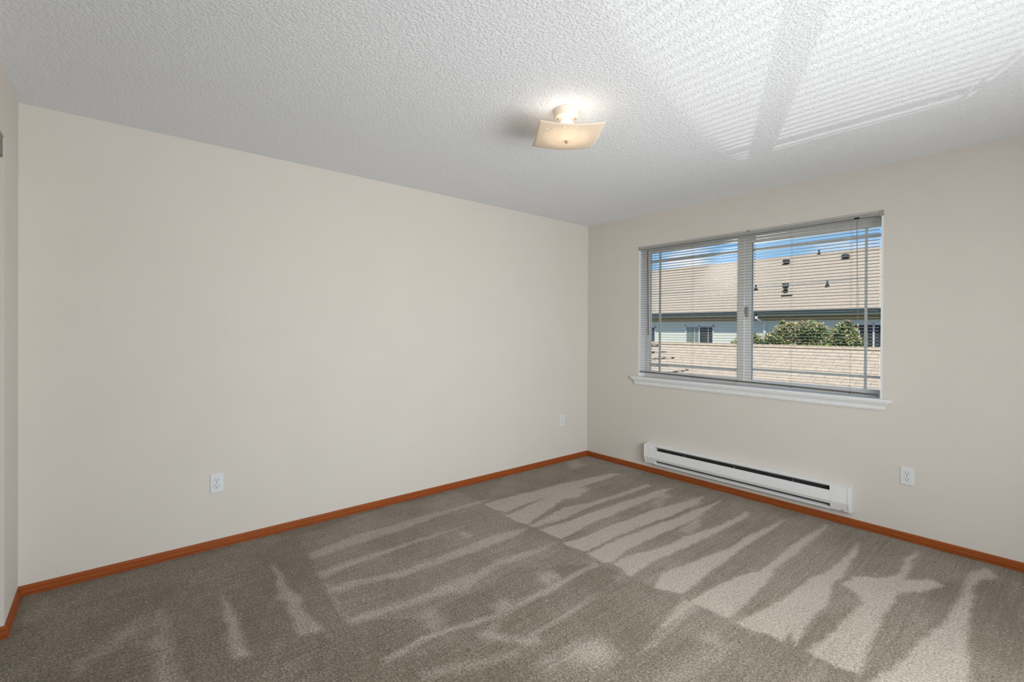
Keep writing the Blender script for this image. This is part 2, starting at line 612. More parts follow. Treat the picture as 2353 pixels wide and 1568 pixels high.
tag(o, 'short reddish baseboard turning the corner at the left edge', 'baseboard', kind='structure')

MARKS = [
 (0.9,0.012,[(0.45,-1.72),(0.44,-1.6),(0.49,-0.87),(0.53,-0.61),(0.57,-0.35),(0.64,-0.26),(0.65,-0.74),(0.64,-1.02),(0.65,-1.37),(0.67,-1.7)]),
 (0.9,0.012,[(0.73,-1.72),(0.71,-1.57),(0.66,-1.31),(0.55,-0.87),(0.73,-0.84),(0.79,-1.03),(0.76,-1.15),(0.91,-1.62),(0.96,-1.72)]),
 (0.8,0.012,[(0.97,-1.72),(0.95,-1.62),(0.88,-1.31),(0.94,-1.08),(0.96,-0.69),(0.96,-0.32),(1.02,-0.36),(1.01,-0.76),(1.0,-1.11),(1.03,-1.43),(1.02,-1.69)]),
 (1,0.012,[(1.06,-1.7),(1.07,-1.58),(1.09,-1.26),(1.1,-0.77),(1.13,-0.35),(1.17,-0.24),(1.2,-0.81),(1.2,-1.21),(1.23,-1.5),(1.25,-1.7)]),
 (1,0.012,[(1.3,-1.72),(1.32,-1.59),(1.32,-1.26),(1.34,-0.8),(1.39,-0.46),(1.42,-0.22),(1.49,-0.46),(1.47,-0.89),(1.44,-1.32),(1.45,-1.71)]),
 (1,0.012,[(1.48,-1.71),(1.47,-1.54),(1.49,-1.22),(1.54,-0.55),(1.56,-0.2),(1.62,-0.7),(1.61,-1.11),(1.6,-1.46),(1.64,-1.69),(1.61,-1.73)]),
 (1,0.012,[(1.66,-1.7),(1.66,-1.57),(1.71,-1.38),(1.72,-1.28),(1.75,-0.99),(1.79,-0.7),(1.8,-0.3),(1.82,-0.29),(1.84,-0.45),(1.83,-0.93),(1.81,-1.26),(1.79,-1.5),(1.81,-1.73),(1.79,-1.74)]),
 (0.7,0.015,[(1.56,-1.15),(1.56,-0.82),(1.57,-0.57),(1.57,-0.21),(1.62,-0.65),(1.61,-0.94),(1.59,-1.2),(1.58,-1.28)]),
 (1,0.012,[(1.95,-1.74),(1.9,-1.57),(1.95,-1.26),(1.99,-0.95),(2.0,-0.52),(2.04,-0.23),(2.05,-0.53),(2.04,-0.94),(2.06,-1.23),(2.06,-1.44),(2.08,-1.69)]),
 (1,0.012,[(2.15,-1.72),(2.15,-1.47),(2.19,-1.27),(2.24,-1.12),(2.23,-0.62),(2.25,-0.1),(2.26,-0.11),(2.28,-0.46),(2.28,-1.01),(2.29,-1.13),(2.31,-1.28),(2.33,-1.58),(2.33,-1.7),(2.26,-1.71),(2.2,-1.72)]),
 (0.8,0.02,[(2.18,-2.1),(2.14,-1.92),(2.11,-1.72),(2.18,-1.7),(2.18,-1.9),(2.18,-2.02)]),
 (1,0.012,[(2.37,-1.7),(2.42,-1.38),(2.44,-1.04),(2.47,-0.85),(2.48,-0.63),(2.48,-0.26),(2.51,-0.44),(2.54,-0.8),(2.53,-0.93),(2.57,-1.23),(2.58,-1.52),(2.59,-1.66),(2.54,-1.58),(2.55,-1.69),(2.47,-1.69)]),
 (1,0.015,[(2.57,-0.93),(2.58,-0.8),(2.7,-0.68),(2.73,-0.56),(2.71,-0.29),(2.75,-0.14),(2.74,-0.3),(2.77,-0.63),(2.86,-0.51),(2.92,-0.56),(2.85,-0.7),(2.77,-0.8),(2.78,-0.98),(2.79,-1.34),(2.82,-1.68),(2.74,-1.69),(2.66,-1.68),(2.63,-1.66),(2.66,-1.5),(2.67,-1.31),(2.69,-1.07),(2.64,-0.99)]),
 (1,0.02,[(2.87,-1.68),(2.92,-1.32),(2.95,-1.12),(2.98,-0.88),(2.99,-0.5),(2.99,-0.21),(3.03,-0.09),(3.09,-0.2),(3.04,-0.3),(3.02,-0.46),(3.05,-0.85),(3.06,-1.09),(3.11,-1.42),(3.02,-1.74)]),
 (0.5,0.05,[(2.31,-1.93),(2.33,-1.87),(2.41,-1.88),(2.42,-1.95),(2.36,-1.94)]),
 (0.5,0.05,[(2.35,-2.3),(2.35,-2.07),(2.38,-1.97),(2.42,-1.99),(2.42,-2.14),(2.42,-2.26)]),
 (0.45,0.05,[(2.7,-1.89),(2.69,-1.77),(2.71,-1.7),(2.74,-1.84)]),
 (0.6,0.04,[(1.14,-0.48),(1.18,-0.39),(1.26,-0.42),(1.26,-0.56),(1.21,-0.57)]),
 (0.5,0.04,[(1.36,-0.52),(1.37,-0.28),(1.49,-0.36),(1.51,-0.54),(1.43,-0.59)]),
 (0.5,0.03,[(1.65,-0.99),(1.61,-0.66),(1.71,-0.81),(1.72,-0.98)]),
 (0.5,0.02,[(0.43,-2.99),(0.35,-2.69),(0.36,-2.2),(0.38,-1.62),(0.42,-1.72),(0.42,-2.03),(0.48,-2.45),(0.49,-2.79),(0.5,-3.0)]),
 (0.55,0.02,[(0.7,-3.03),(0.67,-2.86),(0.68,-2.61),(0.67,-2.38),(0.68,-2.13),(0.69,-2.0),(0.7,-2.28),(0.72,-2.57),(0.74,-2.84),(0.78,-3.02)]),
 (0.6,0.03,[(0.77,-2.15),(0.76,-2.1),(0.84,-2.09),(0.86,-2.15)]),
 (0.6,0.02,[(0.9,-3.05),(0.88,-2.95),(0.97,-2.65),(0.96,-2.38),(0.93,-1.98),(0.98,-1.74),(1.0,-1.76),(1.04,-2.02),(1.04,-2.37),(1.02,-2.72),(0.96,-2.93),(0.97,-3.0)]),
 (0.55,0.025,[(1.22,-3.08),(1.22,-3.01),(1.25,-2.7),(1.23,-2.38),(1.21,-2.14),(1.26,-1.89),(1.26,-1.74),(1.3,-1.98),(1.27,-2.24),(1.36,-2.53),(1.33,-2.56),(1.31,-2.68),(1.31,-2.74),(1.28,-2.9),(1.28,-3.06)]),
 (0.6,0.05,[(1.4,-2.78),(1.39,-2.71),(1.52,-2.74),(1.57,-2.8),(1.49,-2.81)]),
 (0.8,0.05,[(1.56,-2.48),(1.54,-2.41),(1.62,-2.4),(1.64,-2.47),(1.64,-2.53)]),
 (0.75,0.018,[(1.56,-3.05),(1.54,-2.87),(1.56,-2.75),(1.58,-2.63),(1.61,-2.46),(1.59,-2.16),(1.58,-1.77),(1.61,-1.77),(1.63,-2.15),(1.64,-2.38),(1.62,-2.61),(1.59,-2.76),(1.57,-2.88),(1.59,-3.06)]),
 (0.75,0.04,[(1.46,-2.11),(1.48,-2.03),(1.57,-2.05),(1.58,-2.16),(1.52,-2.16)]),
 (0.8,0.04,[(1.69,-2.66),(1.65,-2.57),(1.74,-2.59),(1.81,-2.54),(1.84,-2.47),(1.89,-2.5),(1.87,-2.56),(1.81,-2.58),(1.73,-2.65)]),
 (0.85,0.06,[(2.02,-2.47),(1.99,-2.37),(2.03,-2.28),(2.11,-2.3),(2.15,-2.33),(2.13,-2.42),(2.08,-2.47)]),
 (0.6,0.02,[(1.83,-2.47),(1.82,-2.35),(1.81,-2.19),(1.81,-1.99),(1.83,-2.11),(1.84,-2.31),(1.85,-2.47)]),
 (0.4,0.03,[(1.72,-2.97),(1.77,-2.85),(1.83,-2.69),(1.87,-2.59),(1.9,-2.62),(1.86,-2.76),(1.82,-2.88),(1.78,-2.96)]),
 (0.6,0.02,[(2.2,-2.23),(2.19,-2.1),(2.18,-1.89),(2.17,-1.7),(2.2,-1.76),(2.21,-2.0),(2.22,-2.14)]),
 (0.5,0.05,[(1.99,-2.58),(1.98,-2.5),(2.04,-2.5),(2.04,-2.58)]),
 (0.6,0.06,[(0.53,-0.82),(0.54,-0.66),(0.73,-0.84),(0.76,-1.0),(0.64,-0.96)]),
 (0.5,0.06,[(0.05,-0.33),(0.06,-0.21),(0.22,-0.3),(0.25,-0.5)]),
 (0.4,0.05,[(1.23,-0.66),(1.21,-0.51),(1.36,-0.72),(1.35,-0.79)]),
 (0.4,0.03,[(1.76,-1.82),(1.76,-1.76),(1.81,-1.79),(1.8,-1.84)]),
 (0.7,0.02,[(0.44,-3.19),(0.49,-3.18),(0.74,-3.19),(0.87,-3.18),(1.08,-3.19),(1.22,-3.18),(1.21,-3.28),(1.1,-3.26),(0.89,-3.24),(0.83,-3.27),(0.78,-3.24),(0.54,-3.21)]),
 (0.8,0.02,[(0.61,-3.48),(0.66,-3.48),(0.85,-3.46),(1.2,-3.46),(1.18,-3.52),(1.0,-3.51),(0.74,-3.5)]),
 (0.6,0.04,[(0.56,-3.73),(0.58,-3.72),(0.81,-3.72),(1.06,-3.71),(1.2,-3.7),(1.13,-3.77),(0.96,-3.75),(0.83,-3.79),(0.81,-3.74)]),
 (0.4,0.05,[(0.83,-4.01),(0.79,-3.99),(0.72,-3.9),(0.62,-3.84),(0.58,-3.79),(0.56,-3.76),(0.69,-3.8),(0.81,-3.9),(0.88,-3.97),(0.88,-3.99)]),
 (0.3,0.06,[(0.04,-4.2),(0.07,-4.16),(0.27,-4.15),(0.31,-4.18)]),
 (0.55,0.012,[(0.84,-3.04),(0.87,-3.03),(1.22,-3.07),(1.23,-3.08)]),
 (0.2,0.012,[(0.16,-3.0),(0.5,-3.0),(0.85,-3.04),(1.22,-3.08),(1.42,-2.8),(1.36,-2.14),(1.6,-1.77),(0.42,-1.71),(0.07,-1.73),(0.03,-2.3)]),
 (0.15,0.012,[(0.44,-1.72),(1.28,-1.74),(1.6,-1.77),(2.1,-1.72),(2.45,-1.73),(3.1,-0.02),(1.17,0.27),(0.04,-0.03),(0.02,-1.15)]),
]
BRANCHES = [((-1.873, 4.0, 0.918), (-1.527, 4.0, 0.945), [(0, 0.2), (0.6, 1)]), ((-1.872, 4.0, 0.794), (-1.372, 4.0, 0.842), [(0.1, 0.35), (0.45, 0.65), (0.9, 1)]), ((-1.871, 4.0, 0.66), (-1.459, 4.0, 0.692), [(0.25, 0.6), (0.8, 0.85)]), ((-1.428, 4.0, 0.574), (-1.073, 4.0, 0.642), [(0.55, 0.95), (0.1, 0.4)]), ((-1.874, 4.0, 1.045), (-1.702, 4.0, 1.05), [(0.1, 0.3), (0.6, 1)])]

def in_poly(px, py, poly):
    """signed distance to a polygon (positive inside), vectorised"""
    inside = np.zeros(px.shape, bool)
    dist = np.full(px.shape, 1e9)
    n = len(poly)
    for i in range(n):
        x0, y0 = poly[i]
        x1, y1 = poly[(i + 1) % n]
        c = ((y0 > py) != (y1 > py)) & (px < (x1 - x0) * (py - y0) / ((y1 - y0) or 1e-9) + x0)
        inside ^= c
        dx, dy = x1 - x0, y1 - y0
        L = dx * dx + dy * dy or 1e-9
        t = np.clip(((px - x0) * dx + (py - y0) * dy) / L, 0, 1)
        dist = np.minimum(dist, np.hypot(px - x0 - t * dx, py - y0 - t * dy))
    return np.where(inside, dist, -dist)

def carpet():
    st = 0.0125
    xs = np.arange(0, RX + st, st)
    ys = np.arange(RY - 0.8, st / 2, st)
    X, Y = np.meshgrid(xs, ys)
    nx, ny = len(xs), len(ys)
    rng = np.random.default_rng(3)
    # wobble so the pile edges are not ruler straight
    def wob(seed, s):
        r = np.random.default_rng(seed)
        out = np.zeros_like(X)
        for _ in range(7):
            k = r.normal(size=2) * s
            out += np.sin(k[0] * X + k[1] * Y + r.uniform(0, 6.28))
        return out / 7 ** 0.5
    Xw = X + 0.006 * wob(1, 18) + 0.003 * wob(2, 60)
    Yw = Y + 0.010 * wob(3, 12)
    F = np.zeros_like(X)
    for (wgt, soft, poly) in MARKS:
        d = in_poly(Xw, Yw, poly)
        s = np.clip(0.5 + d / (2 * soft), 0, 1)
        s = s * s * (3 - 2 * s) * wgt
        F = np.where(np.array(wgt <= 0.21), F + s, np.maximum(F, s)) if wgt <= 0.21 else np.maximum(F, s)
    F += 0.10 * np.clip(wob(5, 7), -1, 1)
    F = np.clip(F * 0.85 + 0.12, 0, 1.1)
    me = bpy.data.meshes.new('floor')
    co = np.stack([X, Y, 0.0015 * wob(9, 40)], -1).reshape(-1, 3)
    idx = np.arange(nx * ny).reshape(ny, nx)
    fc = np.stack([idx[:-1, :-1], idx[:-1, 1:], idx[1:, 1:], idx[1:, :-1]], -1).reshape(-1, 4)
    me.vertices.add(len(co))
    me.vertices.foreach_set('co', co.astype('f').ravel())
    me.loops.add(fc.size)
    me.loops.foreach_set('vertex_index', fc.astype('i').ravel())
    me.polygons.add(len(fc))
    me.polygons.foreach_set('loop_start', (np.arange(len(fc)) * 4).astype('i'))
    me.update(calc_edges=True)
    me.validate()
    at = me.attributes.new('pile', 'FLOAT', 'POINT')
    at.data.foreach_set('value', F.astype('f').ravel())
    me.materials.append(M_CARPET)
    o = bpy.data.objects.new('floor', me)
    COL.objects.link(o)
    tag(o, 'taupe cut pile carpet with pale vacuum tracks', 'carpet', kind='structure')
carpet()
ub = MB().box((-0.12, RY - 0.92, -0.2), (RX + 0.12, WT, -0.012)).build('trim_2', M_WALL)
tag(ub, 'floor slab under the carpet', 'slab', kind='structure')

# ------------------------------------------------------------------ window
win = thing('window_1', (1.585, 0.09, OZ0), 'white sliding window with the blind lowered over it', 'window', kind='structure')
def wp(mb, name, m, parent=None, **kw):
    """part of the window: built in room coordinates, stored relative to its parent"""
    o = mb.build(name, m, **kw)
    par = parent or win
    base = Vector(win.location)
    o.data.transform(Matrix.Translation(-base))
    o.parent = par
    return o
LX0, LX1 = OX0 + 0.012, OX1 - 0.012
SILL = 0.893
m = MB()
m.box((OX0, 0.0, SILL), (LX0, 0.150, 2.103))
m.box((LX1, 0.0, SILL), (OX1, 0.150, 2.103))
m.box((OX0, 0.027, 2.103), (LX0, 0.15, 2.138)); m.box((LX1, 0.027, 2.103), (OX1, 0.15, 2.138))
m.box((LX0, 0.030, 2.128), (LX1, 0.150, 2.14))
wp(m, 'jamb_liner', M_TRIMW)
m = MB()
sp = [(-0.036, SILL - 0.002), (-0.034, SILL), (0.15, SILL), (0.15, SILL - 0.022), (-0.034, SILL - 0.022), (-0.036, SILL - 0.020)]
# nose in front of the wall is wider than the opening
m.prism_x([(-0.036, SILL - 0.003), (-0.033, SILL), (0.0, SILL), (0.0, SILL - 0.022), (-0.033, SILL - 0.022), (-0.036, SILL - 0.019)], 0.572, 2.584)
m.box((OX0, 0.0, SILL - 0.022), (OX1, 0.15, SILL))
wp(m, 'window_stool', M_TRIMW)
# cove apron whose ends are cut to its profile
ap = [(0, SILL - 0.022), (-0.030, SILL - 0.022), (-0.030, SILL - 0.028), (-0.026, SILL - 0.034), (-0.019, SILL - 0.044), (-0.016, SILL - 0.056),
      (-0.0175, SILL - 0.058), (-0.0175, SILL - 0.066), (-0.015, SILL - 0.069), (-0.013, SILL - 0.076), (0, SILL - 0.078)]
wp(MB().prism_x(ap, 0.625, 2.533, ex=[0.036 if i in (0, 1, 2) else max(0.006, -p[0] * 1.15) if i < 10 else 0.006 for i, p in enumerate(ap)]), 'window_apron', M_TRIMW)
# fixed frame
fy0, fy1 = 0.085, 0.145
ft, fb = 2.052, 0.930
m = MB()
m.box((LX0, fy0, SILL), (0.690, fy1, 2.128)); m.box((2.508, fy0 + 0.01, SILL), (LX1, fy1, 2.128))
m.box((0.690, fy0, ft + 0.036), (2.508, fy1, 2.128)); m.box((0.690, fy0, SILL), (2.508, fy1, 0.922))
m.box((1.560, 0.105, 0.922), (1.646, fy1, ft + 0.036))
m.box((1.646, 0.105, ft), (2.508, fy1, ft + 0.036)); m.box((1.646, 0.105, 0.922), (2.508, fy1, 0.937))
wp(m, 'window_frame', M_VINYL, bevel=0.0015)
# sliding sash on the left, nearer the room
m = MB()
m.box((0.684, 0.072, 0.918), (0.715, 0.102, 2.092)); m.box((1.547, 0.072, 0.918), (1.600, 0.102, 2.092))
m.box((0.715, 0.072, 2.073), (1.547, 0.102, 2.092)); m.box((0.715, 0.072, 0.918), (1.547, 0.102, 0.947))
sash = wp(m, 'sliding_sash', M_VINYL, bevel=0.0015)
g = MB().box((0.715, 0.0865, 0.947), (1.547, 0.0895, 2.073))
wp(g, 'window_pane', M_GLASS, sash)
m = MB()
m.box((0.712, 0.0835, 0.944), (0.7165, 0.086, 2.076))
wp(m, 'glazing_gasket', M_DARK, sash)
m = MB()
m.box((0.801, 0.091, 0.947), (0.821, 0.099, 2.073))
m.box((0.7155, 0.0905, 1.987), (1.547, 0.0995, 2.009)); m.box((0.7155, 0.0905, 1.002), (1.547, 0.0995, 1.024))
wp(m, 'grille_bars', M_VINYL, sash)
m = MB()
m.box((1.604, 0.094, 1.45), (1.622, 0.1045, 1.535)); m.tube([(1.607, 0.094, 1.525), (1.612, 0.08, 1.522), (1.615, 0.078, 1.505), (1.613, 0.082, 1.478)], 0.0045)
wp(m, 'sash_latch', M_RAIL, sash)
g = MB().box((1.646, 0.1205, 0.937), (2.508, 0.1235, ft))
wp(g, 'window_pane', M_GLASS)
m = MB().box((1.646, 0.117, 0.937), (1.6495, 0.1205, ft))
wp(m, 'glazing_gasket', M_DARK)
m = MB()
m.box((2.402, 0.125, 0.937), (2.418, 0.133, ft))
m.box((1.6465, 0.1245, 1.985), (2.508, 0.1335, 2.007)); m.box((1.6465, 0.1245, 1.013), (2.508, 0.1335, 1.032))
wp(m, 'grille_bars', M_VINYL)

w2 = thing('added_window', (RX + 0.06, (W2[0] + W2[1]) / 2, W2[2]), 'added white framed window beside the camera, out of view, holding the fill light', 'window', kind='structure')  # added window, out of view, made to house the fill lamp
m = MB()
a0, a1, c0, c1 = W2
for p, q in (((a0, c0), (a1, c0 + 0.05)), ((a0, c1 - 0.05), (a1, c1)), ((a0, c0 + 0.05), (a0 + 0.05, c1 - 0.05)), ((a1 - 0.05, c0 + 0.05), (a1, c1 - 0.05)), (((a0 + a1) / 2 - 0.02, c0 + 0.05), ((a0 + a1) / 2 + 0.02, c1 - 0.05))):
    m.box((RX + 0.05, p[0], p[1]), (RX + 0.10, q[0], q[1]))
o = m.build('window_frame', M_VINYL); o.data.transform(Matrix.Translation(-Vector(w2.location))); o.parent = w2
o = MB().box((RX + 0.07, a0 + 0.05, c0 + 0.05), (RX + 0.073, a1 - 0.05, c1 - 0.05)).build('window_pane', M_GLASS); o.data.transform(Matrix.Translation(-Vector(w2.location))); o.parent = w2

# ------------------------------------------------------------------ venetian blind
BZ = 2.105
bl = thing('venetian_blind', (1.585, 0.012, BZ), 'white metal mini blind hanging lowered with open slats across the window', 'blind')
def bp_(mb, name, m, parent=None, **kw):
    o = mb.build(name, m, **kw)
    o.data.transform(Matrix.Translation(-Vector(bl.location)))
    o.parent = parent or bl
    return o
hy0, hy1 = -0.0035, 0.0235
m = MB()
# open-topped channel
m.box((OX0 + 0.009, hy0, BZ), (OX1 - 0.009, hy0 + 0.0012, BZ + 0.0300))
m.box((OX0 + 0.009, hy0, BZ), (OX1 - 0.009, hy1, BZ + 0.0012))
m.box((OX0 + 0.009, hy1 - 0.0012, BZ), (OX1 - 0.009, hy1, BZ + 0.0300))
hr = bp_(m, 'head_rail', M_RAIL)
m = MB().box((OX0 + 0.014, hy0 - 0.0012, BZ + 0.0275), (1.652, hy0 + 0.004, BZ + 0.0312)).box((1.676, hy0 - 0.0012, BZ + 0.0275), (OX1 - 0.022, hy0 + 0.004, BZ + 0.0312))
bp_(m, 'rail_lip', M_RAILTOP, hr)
bp_(MB().box((1.654, hy0 - 0.0008, BZ + 0.0280), (1.674, hy0 + 0.004, BZ + 0.0318)), 'support_clip', M_DARK, hr)
for xa, xb in ((OX0, OX0 + 0.012), (OX1 - 0.024, OX1)):
    bp_(MB().box((xa, hy0 - 0.002, BZ - 0.0025), (xb, hy1 + 0.001, BZ + 0.0335)), 'mounting_bracket', M_RAIL, hr, bevel=0.001)
bp_(MB().box((OX1 - 0.0005, hy0 + 0.003, BZ + 0.022), (OX1 + 0.002, hy0 + 0.012, BZ + 0.028)).box((OX1 - 0.0005, hy0 + 0.003, BZ + 0.004), (OX1 + 0.002, hy0 + 0.012, BZ + 0.009)),
    'bracket_slots', M_DARK, hr)
# slats: 25 mm crowned strips, room edge tipped up
SX0, SX1 = LX0 + 0.002, 2.5085
tilt = math.radians(3.5)
zs = []
z = 0.958
while z < BZ - 0.012:
    zs.append(z)
    z += 0.0225
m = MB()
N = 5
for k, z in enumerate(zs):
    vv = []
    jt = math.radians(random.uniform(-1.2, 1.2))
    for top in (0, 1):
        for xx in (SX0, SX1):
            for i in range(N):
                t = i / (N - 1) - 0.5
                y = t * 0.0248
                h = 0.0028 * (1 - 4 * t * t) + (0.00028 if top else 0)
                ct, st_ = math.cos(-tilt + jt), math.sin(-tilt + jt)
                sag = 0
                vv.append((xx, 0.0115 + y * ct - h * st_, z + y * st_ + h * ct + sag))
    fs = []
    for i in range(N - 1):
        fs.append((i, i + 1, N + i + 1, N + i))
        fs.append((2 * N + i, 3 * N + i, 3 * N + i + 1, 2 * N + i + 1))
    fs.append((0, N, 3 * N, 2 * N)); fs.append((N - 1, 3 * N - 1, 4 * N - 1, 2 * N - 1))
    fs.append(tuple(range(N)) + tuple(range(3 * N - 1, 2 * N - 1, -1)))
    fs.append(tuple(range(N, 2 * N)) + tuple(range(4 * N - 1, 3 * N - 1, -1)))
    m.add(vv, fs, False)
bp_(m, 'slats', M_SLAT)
# bottom rail sags a little lower at its right end
m = MB()
rz0, rz1 = 0.937, 0.911
vv = []
for xx, zz in ((SX0, rz0), (SX1, rz1)):
    for (y, z) in ((0.000, 0.0), (0.000, 0.006), (0.004, 0.0085), (0.019, 0.0085), (0.023, 0.006), (0.023, 0.0), (0.019, -0.002), (0.004, -0.002)):
        vv.append((xx, y, zz + z))
m.add(vv, [(i, (i + 1) % 8, 8 + (i + 1) % 8, 8 + i) for i in range(8)] + [tuple(range(8)), tuple(range(15, 7, -1))])
br = bp_(m, 'bottom_rail', M_BRAIL)
LC = (0.800, 1.186, 1.574, 1.976, 2.351)
for i, xx in enumerate(LC):
    m = MB()
    zb = rz0 + (rz1 - rz0) * (xx - SX0) / (SX1 - SX0)
    for yy in (-0.0025, 0.0255):
        m.tube([(xx, yy, zb - 0.001), (xx, yy, BZ)], 0.00055, 5)
    for z in zs:
        m.tube([(xx, -0.0025, z - 0.0005 + 0.0021), (xx, 0.0255, z - 0.0028)], 0.0003, 3)
    bp_(m, 'ladder_cord', M_CORD)
    bp_(MB().lathe([(0.0035, -0.005), (0.0045, -0.003), (0.0045, 0.0)], (xx, 0.003, zb - 0.001), 10), 'cord_plug', M_DARK, br)
m = MB()
m.tube([(0.752, -0.009, 1.292), (0.745, -0.008, 1.75), (0.739, -0.006, 2.083)], 0.0038, 6)
wd = bp_(m, 'tilt_wand', M_WAND)
bp_(MB().tube([(0.739, -0.006, 2.080), (0.741, -0.010, 2.092), (0.744, -0.006, 2.103), (0.746, 0.0, 2.107)], 0.0016, 6), 'wand_hook', M_DARK, wd)
bp_(MB().box((2.371, hy0 - 0.0035, BZ - 0.001), (2.401, hy0 + 0.002, BZ + 0.008)), 'cord_lock', M_BLACK, hr)
for k, (xa, xb, zt) in enumerate(((2.388, 2.398, 1.372), (2.386, 2.393, 1.338), (2.390, 2.405, 1.325))):
    c = bp_(MB().tube([(xa, -0.006, BZ), (xa + 0.001, -0.0075, 1.9), (xb, -0.0085, zt + 0.02)], 0.0008, 5), 'lift_cord', M_CORD)
    bp_(MB().lathe([(0.0022, 0.024), (0.0042, 0.017), (0.0062, 0.001), (0.0058, 0.0)], (xb, -0.0085, zt), 12), 'tassel', M_TASSEL, c)

# ------------------------------------------------------------------ baseboard heater
ht = thing('baseboard_heater', (1.565, 0, 0.10), 'long white metal electric heater mounted low on the wall under the window', 'heater')
def hp(mb, name, m, parent=None, **kw):
    o = mb.build(name, m, **kw)
    o.data.transform(Matrix.Translation(-Vector(ht.location)))
    o.parent = parent or ht
    return o
HX0, HX1, IX0, IX1 = 0.757, 2.372, 0.866, 2.257
D = -0.070
# back channel with top plate and lip
m = MB()
m.prism_x([(-0.001, 0.100), (-0.001, 0.277), (D + 0.003, 0.272), (D, 0.271), (D, 0.2665), (D + 0.002, 0.2665), (D + 0.004, 0.269), (-0.003, 0.274), (-0.003, 0.100)], HX0 + 0.004, HX1 - 0.004)
# lower lip sloping out below the intake slot
m.prism_x([(-0.001, 0.097), (-0.052, 0.097), (-0.058, 0.101), (-0.058, 0.104), (-0.028, 0.116), (-0.001, 0.117)], IX0, IX1)
hp(m, 'back_channel', M_HEAT)
# front cover with angled lower edge
m = MB()
m.prism_x([(D, 0.232), (D, 0.160), (D + 0.009, 0.138), (D + 0.011, 0.139), (D + 0.002, 0.160), (D + 0.002, 0.230), (D + 0.008, 0.230), (D + 0.008, 0.232)], IX0, IX1)
hp(m, 'front_cover', M_HEAT)
capp = [(-0.001, 0.095), (-0.001, 0.276), (D + 0.002, 0.2665), (D, 0.2655), (D, 0.160), (D + 0.020, 0.102), (D + 0.023, 0.099)]
hp(MB().prism_x(capp, HX0 + 0.005, IX0), 'end_cap', M_HEAT, bevel=0.0008)
hp(MB().prism_x(capp, IX1, HX1 - 0.008), 'end_cap', M_HEAT, bevel=0.0008)
side = [(0.0, 0.093), (0.0, 0.2785), (D - 0.001, 0.2735), (D - 0.003, 0.271), (D - 0.003, 0.160), (D + 0.018, 0.100), (D + 0.024, 0.093)]
hp(MB().prism_x(side, HX0, HX0 + 0.0055), 'side_plate', M_HEAT, bevel=0.001)
hp(MB().prism_x(side, HX1 - 0.0095, HX1), 'side_plate', M_HEAT, bevel=0.001)
# deflector and bright wire inside the outlet
m = MB()
m.prism_x([(-0.052, 0.256), (-0.052, 0.2585), (-0.030, 0.2555), (-0.030, 0.2530)], IX0 + 0.001, IX1 - 0.001)
hp(m, 'deflector', M_HEAT)
m = MB()
m.prism_x([(-0.058, 0.205), (-0.057, 0.222), (-0.020, 0.226), (-0.020, 0.205)], IX0 + 0.001, IX1 - 0.001)
m.prism_x([(-0.020, 0.150), (-0.020, 0.262), (-0.004, 0.262), (-0.004, 0.150)], IX0 + 0.001, IX1 - 0.001)
hp(m, 'heating_element', M_FIN)
m = MB()
m.prism_x([(-0.030, 0.1165), (-0.048, 0.1385), (-0.010, 0.150), (-0.010, 0.118)], IX0 + 0.001, IX1 - 0.001)
hp(m, 'inner_baffle', M_FIN)
for xx in (1.155, 1.590, 2.020):
    hp(MB().box((xx, -0.056, 0.222), (xx + 0.002, -0.050, 0.246)), 'support_bracket', M_RAIL)
hp(MB().box((2.320, -0.0551, 0.108), (2.333, -0.0538, 0.1105)).box((2.337, -0.0551, 0.108), (2.341, -0.0538, 0.1105)), 'badge', M_FIN)

